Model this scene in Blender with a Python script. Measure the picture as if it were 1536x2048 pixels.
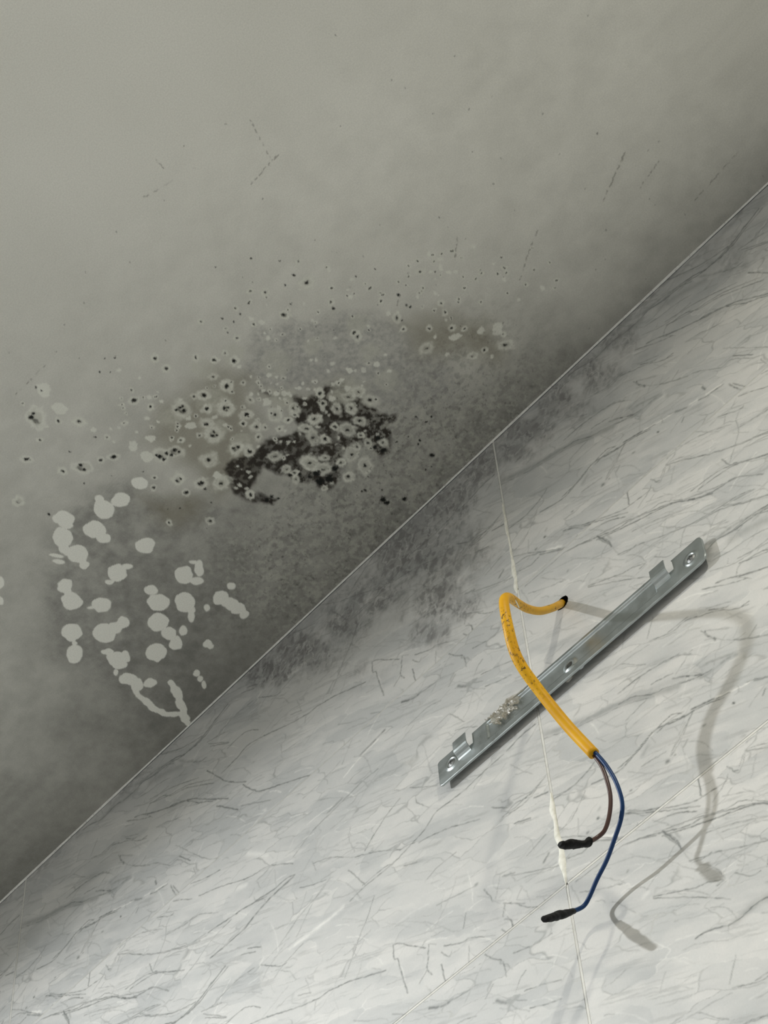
import bpy, math
import numpy as np
from mathutils import Matrix, Vector

for o in list(bpy.data.objects):
    bpy.data.objects.remove(o)
scene = bpy.context.scene
COL = scene.collection
H = 2.7                     # ceiling height

# ------------------------------------------------------------------ camera
cam_data = bpy.data.cameras.new('camera')
cam_data.sensor_width = 36.0
cam_data.lens = 4556.0 / 2048.0 * 36.0      # short telephoto held in portrait
cam_data.clip_start = 0.02
cam = bpy.data.objects.new('camera', cam_data)
COL.objects.link(cam)
RIGHT = (0.66863, 0.74188, -0.05052)
DOWN = (-0.63170, 0.53087, -0.56491)
FWD = (-0.39228, 0.40963, 0.82360)
m = Matrix.Identity(4)
for i in range(3):
    m[i][0] = RIGHT[i]; m[i][1] = -DOWN[i]; m[i][2] = -FWD[i]
m[0][3], m[1][3], m[2][3] = 1.20819, -0.76320, -1.49355 + H
cam.matrix_world = m
scene.camera = cam

# ------------------------------------------------------------------ world, exposure
w = bpy.data.worlds.new('world'); scene.world = w; w.use_nodes = True
w.node_tree.nodes['Background'].inputs[0].default_value = (.8, .85, .9, 1)
w.node_tree.nodes['Background'].inputs[1].default_value = 0.03
vs = scene.view_settings
vs.view_transform = 'Standard'; vs.look = 'None'; vs.gamma = 1.0; vs.use_curve_mapping = False
vs.exposure = 0.0
# the two lamps of the room: position, power (W), colour
LAMP_Z = -.0070          # the emitter sits just inside its trim ring
LAMPS = [((-0.20, -0.90), 29.5, (.985, 1.0, 1.0)), ((1.20, -0.50), 5.6, (1.0, .94, .80))]

# ------------------------------------------------------------------ traced data
# VEIN: width mm, darkness (negative: pale), then s,v pairs in 0.1 mm on the tile print
# ceiling marks: 0.1 mm along the wall / away from the wall
THREAD = [[667.7,-95.5,-353.0],[666.4,-90.5,-347.4],[664.0,-84.5,-342.4],[661.5,-79.0,-339.7],[657.9,-72.5,-336.8]]
VEIN = [[1.2,0.6,831,1093,914,1103,1097,1183,1281,1170,1399,1207,1561,1218,1674,1202,1800,1246,1982,1277,2082,1307,2205,1350,2322,1355,2417,1341,2540,1316,2630,1265],[5.2,0.28,1097,1183,1281,1170,1399,1207,1586,1232],[2.8,0.25,2151,1354,2255,1471,2354,1550,2423,1638],[1.0,0.5,1749,1680,1980,1819,2157,1895,2278,1975,2419,2121,2513,2193,2611,2272],[0.8,0.4,1795,1589,1956,1634,2066,1726,2233,1790,2376,1883,2536,2000,2621,2061],[0.8,0.3,1585,1569,1714,1654,1819,1783],[0.7,0.3,1884,1962,2016,2006,2094,2054,2198,2100],[0.8,0.35,985,1581,1174,1669,1283,1668,1404,1738,1523,1808,1657,1925,1751,1974],[0.8,0.3,1581,2164,1757,2306,1923,2412,2085,2575,2181,2585,2342,2775],[0.7,0.25,1379,1864,1461,2049],[1.1,-0.4,1475,2550,1569,2588],[1.4,-0.5,1767,2660,1836,2686],[1.4,-0.55,1917,2710,1963,2724,2046,2742],[1.2,0.55,1639,2614,1740,2669],[1.0,0.5,1844,2704,1911,2736,1959,2744,2064,2766],[1.1,0.4,2102,2813,2141,2904,2180,2988],[1.9,0.4,1905,2600,1919,2651],[0.8,0.35,2145,41,2258,115,2373,201],[0.8,0.4,1946,63,2123,180,2159,176],[0.8,0.3,711,1807,887,1822,1058,1858,1145,1894,1262,1985],[2.3,0.28,1101,2134,1222,2193,1327,2260,1482,2266,1579,2298],[5.2,0.32,1,1598,239,1731,477,1831,686,1909,932,2061,1114,2158],[0.9,0.3,-4,1637,235,1762,472,1861,681,1939,928,2083],[0.9,0.4,0,2232,163,2260,274,2250,346,2229,423,2179],[0.7,0.3,14,2529,125,2519,269,2378],[1.1,0.5,324,2373,543,2443,680,2423,807,2383,891,2361,1002,2406,1088,2439,1250,2478,1410,2551],[1.4,-0.5,821,2382,856,2371],[3.8,0.25,752,2472,797,2439],[0.7,0.2,613,2506,747,2650],[0.9,0.3,1101,-24,1084,133],[0.7,0.2,1104,2492,1040,2553,942,2657],[1.0,0.4,498,2797,605,2866,756,2969,883,3047,1068,3206],[0.9,0.35,591,-48,660,-68,855,68,978,157],[1.1,0.45,502,64,624,109,765,184,937,279,1068,315,1226,396,1380,477,1484,555,1595,650,1710,719,1818,758,1928,785,2132,976],[1.2,0.5,769,187,827,289,864,392],[0.9,0.4,6,2586,153,2696,282,2819,446,2956,504,2996],[2.3,-0.35,318,2842,449,2936],[0.7,0.25,174,2556,155,2682],[0.9,0.4,43,2803,158,2846,239,2837],[0.8,0.35,77,34,170,37,340,45,458,46,592,97,720,173],[0.7,0.25,88,138,269,249,412,323],[3.3,-0.45,542,535,581,531],[0.8,0.35,609,590,767,681,912,760,993,786,1100,856],[0.8,0.35,606,602,867,802,1111,1014],[0.7,0.2,573,507,629,475,683,457],[0.9,0.3,905,542,1052,610],[0.7,0.3,5643,2045,5798,2061,5948,2004,5992,1985],[1.1,0.4,5866,2085,5987,2133],[0.8,0.3,5697,2188,5816,2250],[0.7,0.25,5741,2515,5913,2470],[0.7,0.25,5516,2522,5710,2645,5989,2810],[1.2,0.5,5697,1476,5847,1449,5977,1455],[0.7,0.3,950,2660,1037,2610,1119,2521,1170,2461],[0.8,0.35,1452,82,1581,169,1714,284,1877,406],[0.8,0.3,1452,82,1410,163,1366,193,1322,109],[0.8,0.35,1301,150,1267,192,1155,255],[0.9,0.4,1096,-20,1089,148],[0.9,0.4,1280,190,1099,160,1003,132,785,0,669,-73,542,-173],[0.8,0.35,1063,214,828,48,652,-51,526,-78],[0.7,0.2,1226,272,1431,409,1405,474],[0.9,0.4,1582,550,1766,575,1898,619,2057,728,2211,831],[0.9,0.35,1878,502,1913,605,1977,680],[0.7,0.25,1925,604,2000,488,2064,372,2070,250,2122,182],[0.8,0.3,2030,508,2145,565,2261,634],[0.7,0.25,2061,575,2247,688],[0.7,0.2,1683,-70,1732,-12,1894,184,1968,224],[0.8,0.3,2070,347,2191,381,2322,397],[0.9,0.4,1667,2771,1699,2742],[0.7,0.15,1137,468,1356,589,1570,706],[0.9,0.35,1049,601,1256,721,1492,845,1666,905,1775,937,1895,967,2008,1020],[0.8,0.3,1775,937,1890,1036,2044,1144,2115,1202],[0.8,0.3,1390,986,1435,887,1482,835],[0.8,0.3,920,568,988,596,1062,600],[0.8,0.3,1179,861,1276,966,1344,980],[0.8,0.3,1047,854,1107,858],[2.8,0.35,1613,1184,1738,1190,1868,1217,1970,1259,2092,1293],[0.9,0.4,1970,1259,2080,1338],[0.8,0.25,1583,1064,1685,1074,1772,1096],[0.8,0.3,1614,1329,1702,1339,1828,1289,1877,1271],[0.8,0.3,1597,1353,1745,1399,1905,1431,2043,1482],[0.8,0.3,1727,1654,1788,1586,2000,1647],[0.8,0.3,1557,1424,1765,1547,2020,1571],[0.8,0.3,1918,1600,1969,1571],[0.9,0.4,1573,1570,1663,1617,1757,1675],[0.8,0.35,1465,1524,1566,1599,1701,1699,1788,1749],[0.7,0.2,1445,1575,1572,1646],[0.8,0.3,1454,1718,1565,1781,1637,1830],[0.8,0.35,1473,1747,1578,1835,1615,1853],[0.8,0.35,1683,1943,1762,1954],[0.8,0.35,1139,1642,1233,1645,1308,1655],[0.7,0.25,978,1542,1021,1462,1060,1398],[0.7,0.15,1013,1586,1203,1706],[0.8,0.4,664,1806,768,1808,895,1822,993,1848,1097,1880,1177,1900],[0.8,0.35,927,1960,1015,1987,1101,2021],[1.0,0.5,647,1897,769,1936,910,2045,1019,2087,1146,2161,1296,2229,1380,2254],[5.6,0.14,733,1901,917,2009,1080,2078,1303,2198],[1.4,0.4,1092,2061,1192,2138,1297,2221],[0.7,0.25,1120,2049,1177,2017,1247,1968,1281,1963],[2.3,0.25,1238,2154,1351,2168,1462,2219,1569,2277],[0.8,0.3,1581,2163,1660,2233,1743,2287,1818,2353],[0.8,0.3,1682,2245,1766,2195],[0.7,0.2,1584,2148,1648,2085],[1.4,0.4,1406,1891,1406,1930,1464,2037],[0.7,0.2,1406,1891,1570,2036],[0.7,0.25,710,1562,758,1589,837,1680,918,1754],[1.4,0.5,1167,2435,1258,2465,1340,2496],[1.1,-0.5,1340,2492,1465,2542,1573,2585,1634,2594],[0.8,0.3,1353,2509,1463,2549],[0.9,0.4,1584,2573,1647,2606,1738,2666],[0.9,0.4,887,2359,964,2347,1029,2352,1093,2402],[0.9,0.4,889,2389,988,2388,1079,2427],[1.9,0.6,1086,2433,1108,2444],[0.9,0.5,547,2418,657,2417,747,2388,854,2357],[1.4,-0.4,809,2371,845,2358],[0.7,0.35,960,2636,1037,2580,1128,2500,1169,2464],[0.7,0.25,721,2556,864,2585,919,2599],[1.4,0.3,1049,2672,1088,2645],[1.4,0.5,1461,2648,1469,2654],[1.9,0.35,1219,2635,1234,2639],[2.8,0.55,909,2684,919,2684],[1.4,0.5,971,2678,979,2683],[0.7,0.3,680,2083,821,2062,874,2054],[0.8,0.3,573,2460,647,2426],[0.8,0.3,1454,72,1523,100,1613,156],[0.7,0.2,1557,2775,1646,2733,1728,2703],[0.7,0.25,1387,157,1433,96],[0.9,0.4,1304,83,1342,151,1374,179],[0.8,0.3,-5,2196,123,2254,260,2249,350,2220],[0.8,0.35,5579,2022,5738,2031,5972,1998],[0.8,0.3,5695,1957,5980,2060],[0.9,0.35,5683,2166,5814,2233],[0.8,0.3,5509,1870,5638,1982],[0.8,0.3,554,2812,758,2981,971,3148],[0.8,0.35,795,183,979,258,1208,374,1347,414,1508,562],[0.8,0.3,1059,438,1247,520,1483,659],[1.2,0.45,766,174,846,307,869,407],[0.8,0.3,869,407,912,553],[2.3,0.5,911,2691,923,2690],[1.4,0.6,601,2675,609,2678],[1.9,0.6,322,2683,330,2685],[2.3,0.35,342,2621,353,2613],[1.9,0.4,223,2729,233,2728],[1.4,0.5,464,266,470,261],[1.9,0.45,5866,2678,5914,2641],[1.1,0.5,1760,1237,1957,1245,2089,1280,2264,1355,2477,1361,2624,1308,2813,1252],[6.6,0.25,1764,1302,1985,1374,2203,1466],[0.8,0.35,1775,1519,2060,1626,2255,1727,2426,1827],[0.8,0.4,1778,1572,2020,1692,2299,1796,2595,1997],[1.1,0.5,1786,1710,2049,1857,2326,1999,2537,2183,2803,2405],[1.0,0.5,2530,1829,2635,1974,2760,2154,2902,2299,3022,2399],[1.0,0.55,2982,2399,3119,2586,3216,2671,3426,2790,3650,2914,3778,2991],[1.0,0.5,2718,2028,2901,2012,3042,1981,3242,2044,3497,2160,3747,2254,3900,2278,3975,2310],[0.8,0.3,3747,2254,3726,2332],[1.2,0.5,2662,2369,2784,2493,2923,2643],[0.8,0.3,2963,2629,3310,2866],[0.8,0.3,3041,2584,3139,2594],[0.9,0.4,2224,1443,2420,1620,2526,1654],[0.8,0.3,2544,1505,2797,1716],[0.8,0.3,2522,1465,2754,1553],[0.7,0.25,1949,1999,2226,2109],[0.8,0.25,2154,2394,2511,2842,2711,3008],[1.4,-0.45,4128,343,4311,289,4508,268],[1.9,0.35,4312,263,4456,248,4582,226],[1.1,0.28,3553,712,3773,620,3954,599,4133,579,4311,559,4486,572],[1.9,0.25,3937,568,4099,549],[0.9,0.42,4300,1266,4426,1173,4567,1093,4682,1057],[0.8,0.35,4199,1248,4427,1381,4641,1543],[0.8,0.3,4126,1319,4279,1589],[0.9,0.35,4126,1623,4278,1604,4444,1612,4635,1610],[0.8,0.3,3761,952,3933,1036,4084,1153],[0.8,0.3,3747,1319,3888,1271],[0.9,0.4,2357,20,2556,111,2713,158],[0.9,0.4,2462,238,2735,353,3039,513,3263,575,3498,735,3551,779],[1.1,0.5,3131,825,3332,871,3477,870,3566,909],[0.8,0.35,3614,1082,3753,1162,3890,1224],[3.8,-0.35,3040,250,3264,454],[4.2,-0.3,2926,526,3020,567],[0.9,0.4,2202,2566,2349,2734],[0.8,0.3,2392,2853,2415,2944],[0.9,0.4,1672,249,1841,378,2054,521,2166,580,2308,663,2488,734],[0.8,0.4,1647,594,1839,630,1983,678,2160,804,2316,896],[1.0,0.45,761,214,972,313,1196,409,1432,516,1570,638,1736,747],[0.8,0.35,1467,548,1781,721,1942,801],[0.9,0.4,549,2835,681,2940,827,3027],[0.9,0.4,727,57,887,126,1031,232],[0.8,0.3,394,2841,529,2813],[0.8,0.35,22,2691,133,2721,268,2813],[1.4,0.4,252,2823,482,2998],[2.3,-0.4,309,2857,419,2910],[0.8,0.4,780,227,863,384],[0.8,0.4,1556,886,1764,960,1990,1118,2208,1245,2450,1321],[1.4,0.45,2166,1334,2362,1371,2504,1361],[0.8,0.3,1795,956,2032,1038],[0.8,0.3,2109,357,2300,409,2425,425],[0.8,0.3,1477,22,1642,36,1843,128,2025,250],[0.7,0.2,1122,498,1359,610,1623,724],[0.8,0.4,2136,2847,2223,3004],[1.0,0.5,3967,2301,4101,2350,4262,2425,4422,2499],[0.9,0.42,4507,2335,4564,2367,4674,2475,4796,2587],[1.0,0.45,4507,2335,4506,2454,4540,2495,4561,2617,4603,2835],[0.9,0.42,4826,2577,4808,2701,4795,2766,4831,2847],[0.8,0.35,4795,2773,4718,2830],[0.9,0.4,4919,2824,4940,2983],[0.8,0.35,4928,2725,4991,2817,5022,2786],[0.9,0.42,4959,2693,5081,2766,5176,2799],[0.8,0.35,4826,2577,4893,2628],[0.8,0.3,5170,2855,5155,2978],[0.8,0.3,5163,2786,5255,2846,5398,2942],[0.8,0.35,5503,2752,5580,2806,5688,2926,5775,2991],[0.8,0.35,5503,2752,5503,2814],[0.9,0.4,5488,2878,5538,2921,5543,2995],[0.8,0.35,5454,2936,5488,2994],[0.9,0.4,5530,2524,5622,2572],[0.8,0.25,5608,2797,5657,2736],[0.7,0.25,4453,2900,4576,2992],[0.7,0.25,4098,2698,4240,2807],[1.9,0.42,4782,94,4903,163,4986,168],[0.9,0.3,4999,180,5135,206],[0.9,0.4,5292,26,5352,108,5431,194,5443,325],[2.3,0.4,5341,448,5414,518],[0.8,0.3,5330,305,5255,366],[0.8,0.3,5497,495,5546,425,5603,393],[0.8,0.35,5572,538,5722,598,5857,664],[0.8,0.35,5454,520,5575,615],[0.8,0.35,5592,689,5715,750,5839,797],[0.7,0.25,4117,192,4211,56,4243,11],[0.8,0.3,4826,400,5034,390,5166,442],[0.8,0.3,5061,662,5225,643],[0.8,0.3,5293,635,5359,646],[0.8,0.3,5237,654,5361,855],[0.8,0.35,5267,866,5366,923,5473,1014],[0.8,0.3,4706,507,4877,448],[0.8,0.35,5520,191,5688,252,5845,274],[0.8,0.35,4781,1034,4930,1155,5040,1242],[0.8,0.3,4830,1158,4842,1239,4947,1380],[1.0,0.45,4552,1620,4732,1587,4892,1548,5015,1479,5245,1501,5514,1483,5666,1481],[0.9,0.4,4826,1627,4921,1650,5087,1714,5266,1810,5389,1877],[0.8,0.35,4637,1546,4695,1556,4789,1597],[0.9,0.4,4661,1720,4791,1789],[0.8,0.35,4256,1578,4475,1585,4552,1611],[0.8,0.3,4846,2020,4963,1987,5151,1994],[0.8,0.38,5552,2045,5705,1998,5809,2032,5959,1995],[0.9,0.45,5681,2164,5815,2232],[0.8,0.3,5503,1861,5619,1961],[0.8,0.3,5181,2382,5286,2414],[0.9,0.4,5348,2500,5391,2587,5409,2653],[2.3,0.4,5283,2408,5298,2409],[0.8,0.3,4930,2306,5181,2382],[0.9,0.4,5495,2739,5667,2877],[0.8,0.35,5500,2761,5480,2847],[0.9,0.4,5512,2872,5544,2948,5557,3042],[0.8,0.3,5177,2572,5137,2680],[0.8,0.38,4036,2270,4122,2139,4208,2007,4295,1892,4363,1760],[3.3,-0.35,3601,1591,3909,1624,4051,1623],[1.4,0.5,2173,1340,2380,1365,2545,1312,2783,1218],[0.9,0.3,2292,977,2442,926,2610,839,2853,794],[0.8,0.35,2641,1509,2767,1477,2930,1457,3109,1482],[1.2,0.45,2588,722,2815,765,3039,807,3259,882],[1.9,0.42,3002,1011,3130,963,3294,927,3548,914],[1.2,0.45,2613,1007,2836,1014,3002,1011],[0.8,0.3,1878,411,2200,590,2377,676,2550,709],[0.8,0.3,3375,1479,3481,1419,3606,1356,3870,1292],[0.7,0.25,3566,1532,3674,1410,3746,1339],[0.8,0.28,3300,1751,3440,1686,3631,1646],[3.3,-0.35,3495,1588,3736,1617,3906,1625],[0.9,0.4,3180,1504,3371,1665,3457,1699],[0.9,0.4,2965,1245,3128,1337],[0.9,0.4,3038,1236,3181,1330],[0.8,0.3,1913,1064,2149,1212,2378,1316],[0.8,0.35,2789,1786,2966,1779,3072,1819,3176,1910],[0.8,0.35,2569,1558,2806,1731],[0.8,0.3,3567,2086,3699,2154],[0.8,0.4,1949,636,2091,751,2308,899],[0.8,0.35,2092,334,2252,407,2448,440,2526,476,2700,606]]
PATCH = [[[3939,1863,39,-46,-44,-35]],[[3717,1870,47,-56,-52,-41]],[[3562,1919,56,-66,-73,-57],[3616,1990,25,-30,-35,-27]],[[3290,2106,59,-70,-53,-41],[3255,2049,38,-45,-32,-25]],[[3137,2000,56,-67,-71,-54],[3069,1931,25,-30,-45,-35]],[[3352,1858,58,-69,-66,-52],[3341,1750,32,-38,-43,-34]],[[3091,1815,58,-69,-71,-55],[3041,1709,27,-33,-37,-28],[3046,1889,22,-26,-26,-20]],[[2961,1932,32,-39,-17,-13],[2928,1881,27,-33,-18,-14]],[[3499,1450,53,-63,-59,-47]],[[3140,1448,51,-61,-63,-49],[3244,1428,30,-36,-19,-15],[3032,1448,24,-29,-21,-16],[3191,1497,24,-29,-23,-18]],[[3471,1028,48,-58,-71,-58],[3601,975,22,-27,-64,-53],[3490,914,39,-46,-28,-23],[3614,1050,26,-31,-15,-13]],[[2465,2113,19,-22,-47,-35]],[[2324,2009,17,-21,-34,-25]],[[2772,1695,38,-45,-56,-43],[2687,1561,57,-68,-67,-52],[2725,1633,22,-27,-40,-31]],[[2809,1350,54,-64,-56,-44],[2732,1401,22,-26,-13,-10]],[[3182,1139,33,-39,-42,-34],[3120,1016,55,-66,-69,-55]],[[3256,853,54,-64,-72,-59],[3183,729,21,-25,-50,-41],[3234,774,24,-29,-39,-32]],[[3486,657,42,-50,-55,-45],[3491,564,43,-52,-47,-39],[3496,479,39,-47,-44,-37],[3482,397,24,-29,-37,-31]],[[3629,670,22,-26,-32,-27]],[[3339,688,15,-18,-26,-22]],[[2431,1364,54,-65,-71,-55]],[[2268,1209,44,-52,-76,-59],[2359,1275,16,-19,-27,-21]],[[2598,1150,59,-71,-75,-58],[2770,1105,36,-44,-51,-40],[2690,1120,39,-47,-57,-45]],[[2963,894,54,-65,-69,-56],[2929,753,37,-44,-51,-41],[2883,646,37,-44,-57,-46],[3023,680,21,-25,-43,-35]],[[2711,704,54,-65,-68,-55],[2663,653,22,-26,-27,-22]],[[2457,1023,33,-40,-30,-24],[2446,927,42,-51,-58,-45],[2508,880,29,-35,-48,-38],[2417,852,40,-48,-39,-30],[2329,835,14,-17,-30,-24]],[[3050,446,26,-32,-35,-29],[3042,401,18,-21,-21,-18]],[[2339,703,53,-64,-47,-37],[2355,609,32,-38,-50,-40]],[[2428,535,34,-40,-33,-27]],[[2759,317,18,-21,-27,-22],[2730,254,18,-21,-27,-23],[2698,188,14,-17,-30,-25]]]
STROKE = [[2.9,2340,668,2264,537,2232,351,2263,214,2325,139,2293,22],[3.5,2537,418,2500,308,2426,230,2374,151,2321,73]]
RING = [[4137,2941,62,0],[3936,2994,20,8],[3903,2835,83,56],[4080,2754,56,0],[3986,2691,30,14],[4083,2565,56,20],[4093,2435,25,0],[3756,2692,30,11],[4105,2315,28,9],[3549,2664,39,23],[3641,2386,44,16],[3770,2282,62,44],[3912,2221,34,16],[4001,2163,37,23],[3197,2476,56,25],[4295,2294,30,9],[4177,2110,41,0],[4503,2366,41,22],[4543,2230,30,12],[4635,2256,22,9],[4898,2475,41,14],[4884,2356,39,16],[5103,2245,34,11],[5176,2126,34,15],[5268,2006,44,18],[5058,2037,39,12],[5061,1907,58,22],[4883,1991,56,20],[4807,1895,39,16],[4902,1783,69,28],[4826,2035,30,12],[4965,1627,34,19],[4677,2036,97,41],[4702,1808,62,25],[4663,1701,83,33],[4781,1691,19,0],[4884,1593,39,15],[4602,1892,39,0],[4542,1951,20,0],[4428,1932,20,8],[4580,1783,25,9],[4455,1864,34,9],[4671,1489,69,28],[4456,1581,62,16],[4160,1649,69,30],[4243,1489,62,30],[4348,1364,62,16],[4100,1524,34,20],[3973,1749,28,14],[4051,1803,20,11],[3793,1444,30,11],[4013,1206,41,19],[4411,1118,39,16],[4718,1385,41,20],[4470,2106,16,0],[4295,2172,14,0],[4599,2292,22,0],[4318,2050,36,0],[4252,1890,83,34],[4343,1830,69,36],[4165,1969,48,0],[6749,1448,39,12],[6881,1282,20,0],[6134,2029,69,19],[5869,2209,39,11],[5807,2303,28,9],[6225,2190,30,7],[6403,1637,19,11],[6659,1336,22,9],[6126,1783,34,11],[6376,1504,19,9],[6333,1390,22,0],[6347,1318,50,15],[6654,1149,30,11],[6613,1071,28,11],[5815,1976,41,19],[5625,2288,19,9],[5660,2065,25,0],[5607,2099,22,7],[5445,2235,19,7],[5433,2115,33,11],[5368,2414,25,9],[5276,2102,28,9],[5176,2126,34,14],[5273,2006,47,16],[5056,2035,41,14],[5061,1907,62,19],[4883,1991,62,20],[5164,1831,28,7],[6043,1475,34,14],[6032,1432,50,14],[6305,1212,30,9],[6437,1068,30,11],[6296,964,64,12],[6412,985,16,0],[6547,938,30,9],[5471,1319,48,15],[5641,1188,28,0],[5452,1132,56,15],[5420,1240,34,15],[5382,1215,25,0],[5675,986,69,16],[5525,1050,58,15],[5484,919,56,14],[5319,1031,41,14],[5165,1189,62,16],[5358,937,77,20],[5266,1200,62,14],[5100,1455,83,16],[5132,1347,39,12],[4923,1499,56,14],[4959,1622,62,19],[4902,1783,83,25],[4807,1895,48,14],[4963,1440,34,8],[5028,1347,34,8],[4866,1425,39,12],[4671,1489,69,30],[4663,1701,83,33],[4456,1581,83,18],[4716,1400,56,14],[4696,1804,48,16],[5135,1094,69,12],[5182,1015,48,16],[5373,741,41,12],[5391,827,34,11],[5289,780,41,14],[5349,686,25,7],[5452,647,48,9],[5054,903,41,8],[4937,957,91,15],[4964,841,77,12],[5023,928,20,0],[4797,991,34,14],[4778,1061,48,9],[4808,1207,62,12],[4419,1133,41,8],[4544,1230,19,0],[4384,1444,34,0],[4344,1369,83,16],[5212,764,83,12],[5099,777,48,12],[5198,612,83,20],[5037,644,56,20],[4911,708,16,0],[4832,717,30,5],[4753,945,41,8],[5150,1582,34,0],[5079,1690,41,9],[5253,1577,25,0],[5237,1387,62,14],[5199,1338,34,9],[5673,1104,62,11],[5590,1133,62,11],[4551,1372,14,0],[4567,1275,18,0],[4551,1330,9,0],[4883,1142,11,0],[4969,1208,14,0],[5010,1183,14,0],[4943,1262,12,0],[4917,1282,9,0],[4795,1366,15,0],[5206,915,9,0],[5261,946,15,0],[5322,1180,15,0],[5370,1136,12,0],[5504,1211,20,0],[5540,1260,14,0],[5258,1490,16,0],[5239,1524,14,0],[4384,1249,16,0],[4429,1244,19,0],[4438,1184,16,0],[5097,1199,14,0],[5231,1135,19,0],[5480,733,16,0],[5211,850,14,0],[4819,976,14,0],[6705,528,65,20],[6764,601,27,6],[6475,655,46,9],[6573,617,30,10],[6508,870,38,0],[6549,942,35,13],[6608,862,27,9],[6436,1064,27,10],[6357,805,19,0],[6568,534,19,0],[6677,758,30,0],[6772,669,49,0]]
BLACK = [[5611,279,19],[6021,2476,7],[5799,2625,5],[6136,2299,5],[6117,2145,11],[6013,2137,8],[6453,2062,4],[6417,1783,7],[6547,1716,7],[6498,1438,11],[5607,2232,8],[5493,2307,8],[5529,2224,7],[5429,2197,7],[5718,2244,9],[5921,2001,8],[6097,1733,12],[6475,1333,11],[6483,1306,8],[6360,1270,5],[4858,784,41],[4928,749,41],[4900,855,30],[5028,776,34],[4843,875,19],[5654,444,12],[5618,427,11],[5618,534,7],[5525,573,8],[5480,221,11],[5526,210,7],[5056,290,30],[5049,248,25],[5163,163,22],[5028,459,14],[4999,469,8],[5117,353,9],[5812,518,11],[5867,524,9],[5792,613,7],[4505,982,19],[4527,932,14],[4455,992,16],[4253,1489,19],[4222,1429,12],[5139,524,8],[4754,1005,16],[4810,950,14],[5456,703,28],[5401,600,28],[5382,671,19],[4681,2056,16],[4678,2012,15],[4647,2061,11],[4705,2050,12],[4232,1890,22],[4289,1870,16],[4235,1851,14],[4355,1840,19],[4364,1806,14],[4225,1918,11],[4302,1831,14],[4681,1716,12],[4643,1701,16],[4669,1681,12],[4682,1808,9],[4140,1649,14],[4179,1639,12],[4235,1499,14],[4258,1484,15],[4222,1429,11],[4894,1793,14],[4916,1778,12],[4889,1763,9],[4658,1504,14],[4691,1489,16],[3776,2311,19],[3762,2267,14],[3875,2869,20],[3917,2877,14],[4114,3002,9],[4119,2951,8],[4050,2386,9],[4039,1902,7],[4153,1313,7],[3954,1464,8],[4538,2719,7],[4583,2658,5],[4703,2712,7],[4651,2767,5],[3248,2217,12],[3820,2450,7],[3657,2186,7]]
DARKP = [[5198,1690,5232,1602,5307,1515,5372,1368,5455,1339,5522,1329,5594,1291,5655,1242,5654,1173,5659,1075,5625,976,5652,827,5727,738,5674,707,5587,716,5578,655,5403,550,5350,590,5340,721,5245,810,5153,799,5031,726,4940,663,4829,671,4811,743,4853,815,4757,905,4742,995,4695,1076,4691,1226,4594,1196,4509,1175,4435,1164,4475,1043,4536,922,4453,921,4384,1052,4336,1184,4375,1285,4462,1425,4547,1445,4678,1386,4764,1356,4848,1376,4950,1327,5036,1248,5136,1249,5180,1338,5259,1338,5278,1456,5210,1583]]
OLIVE = [[5176,1738,5307,1515,5372,1368,5522,1329,5666,1252,5682,1095,5614,1035,5475,1083,5375,1201,5326,1329,5237,1387,5212,1534,5168,1631],[6337,1275,6467,1189,6643,982,6388,744,6276,876,6228,1022,6311,1149],[4832,1982,4961,1923,5047,1729,4921,1691,4740,1740,4646,1829],[4575,1771,4589,1682,4466,1614,4420,1643],[4849,2078,5121,2055,5250,1834,4642,1260,4244,1244,4319,1644,4278,2027,4592,2197],[4125,1435,4160,1344,3994,1293,3805,1394,3740,1595,3822,1745,3973,1615],[6404,1211,6513,1127,6641,910,6760,683,6654,479,6588,468,6423,706,6219,991,6255,1124]]
SCRAPE = [[5441,1995,5568,2069,5660,1983,5817,1887,5920,1744,6114,1648,6207,1495,6321,1294,6290,1130,6215,993,6337,759,6105,479,5852,660,5719,748,5700,957,5732,1105,5655,1242,5522,1329,5373,1437,5296,1573,5186,1680,5262,1844]]
GREY = [[3616,2064,3912,1933,3949,1595,4202,1294,4377,1036,3585,367,3190,32,2394,14,2091,93,1930,144,2107,643,2235,988,2140,1158,2119,1348,2336,1598,2715,1802,2865,1983,3080,2081]]
WM = [[5394,117,379,428,-45,432,0.75],[5850,147,244,285,-38,306,0.75],[5018,392,561,606,-46,514,0.75],[5325,1304,338,350,-44,415,0.75],[4650,604,397,412,-27,361,0.6],[4241,513,333,338,-17,307,0.7],[3699,364,380,376,-9,284,0.9],[3327,263,305,296,-3,206,0.95],[5621,1109,238,256,-40,338,0.5],[6344,232,276,333,-27,181,0.8],[6214,362,164,194,-19,132,0.8],[6723,264,287,356,-39,238,0.65],[7046,269,277,353,-47,266,0.6],[7381,185,248,327,-40,207,0.5],[8511,413,286,412,-68,281,0.35],[4266,1113,428,418,-12,204,0.3],[5135,1544,340,342,-22,220,0.55]]
CABLE = [[621.4,22.0,-213.1],[634.9,4.0,-242.5],[640.6,-8.0,-261.0],[643.8,-20.0,-278.0],[646.0,-36.0,-297.2],[649.1,-52.0,-311.9],[653.8,-67.0,-324.1],[661.0,-83.0,-339.6],[664.4,-92.0,-349.8],[666.2,-97.0,-362.2],[664.7,-95.0,-380.6],[660.9,-88.0,-396.6],[659.7,-81.0,-407.0],[660.0,-71.0,-418.3],[661.7,-63.0,-430.4],[665.4,-53.0,-448.2],[672.9,-44.0,-472.2]]
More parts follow.
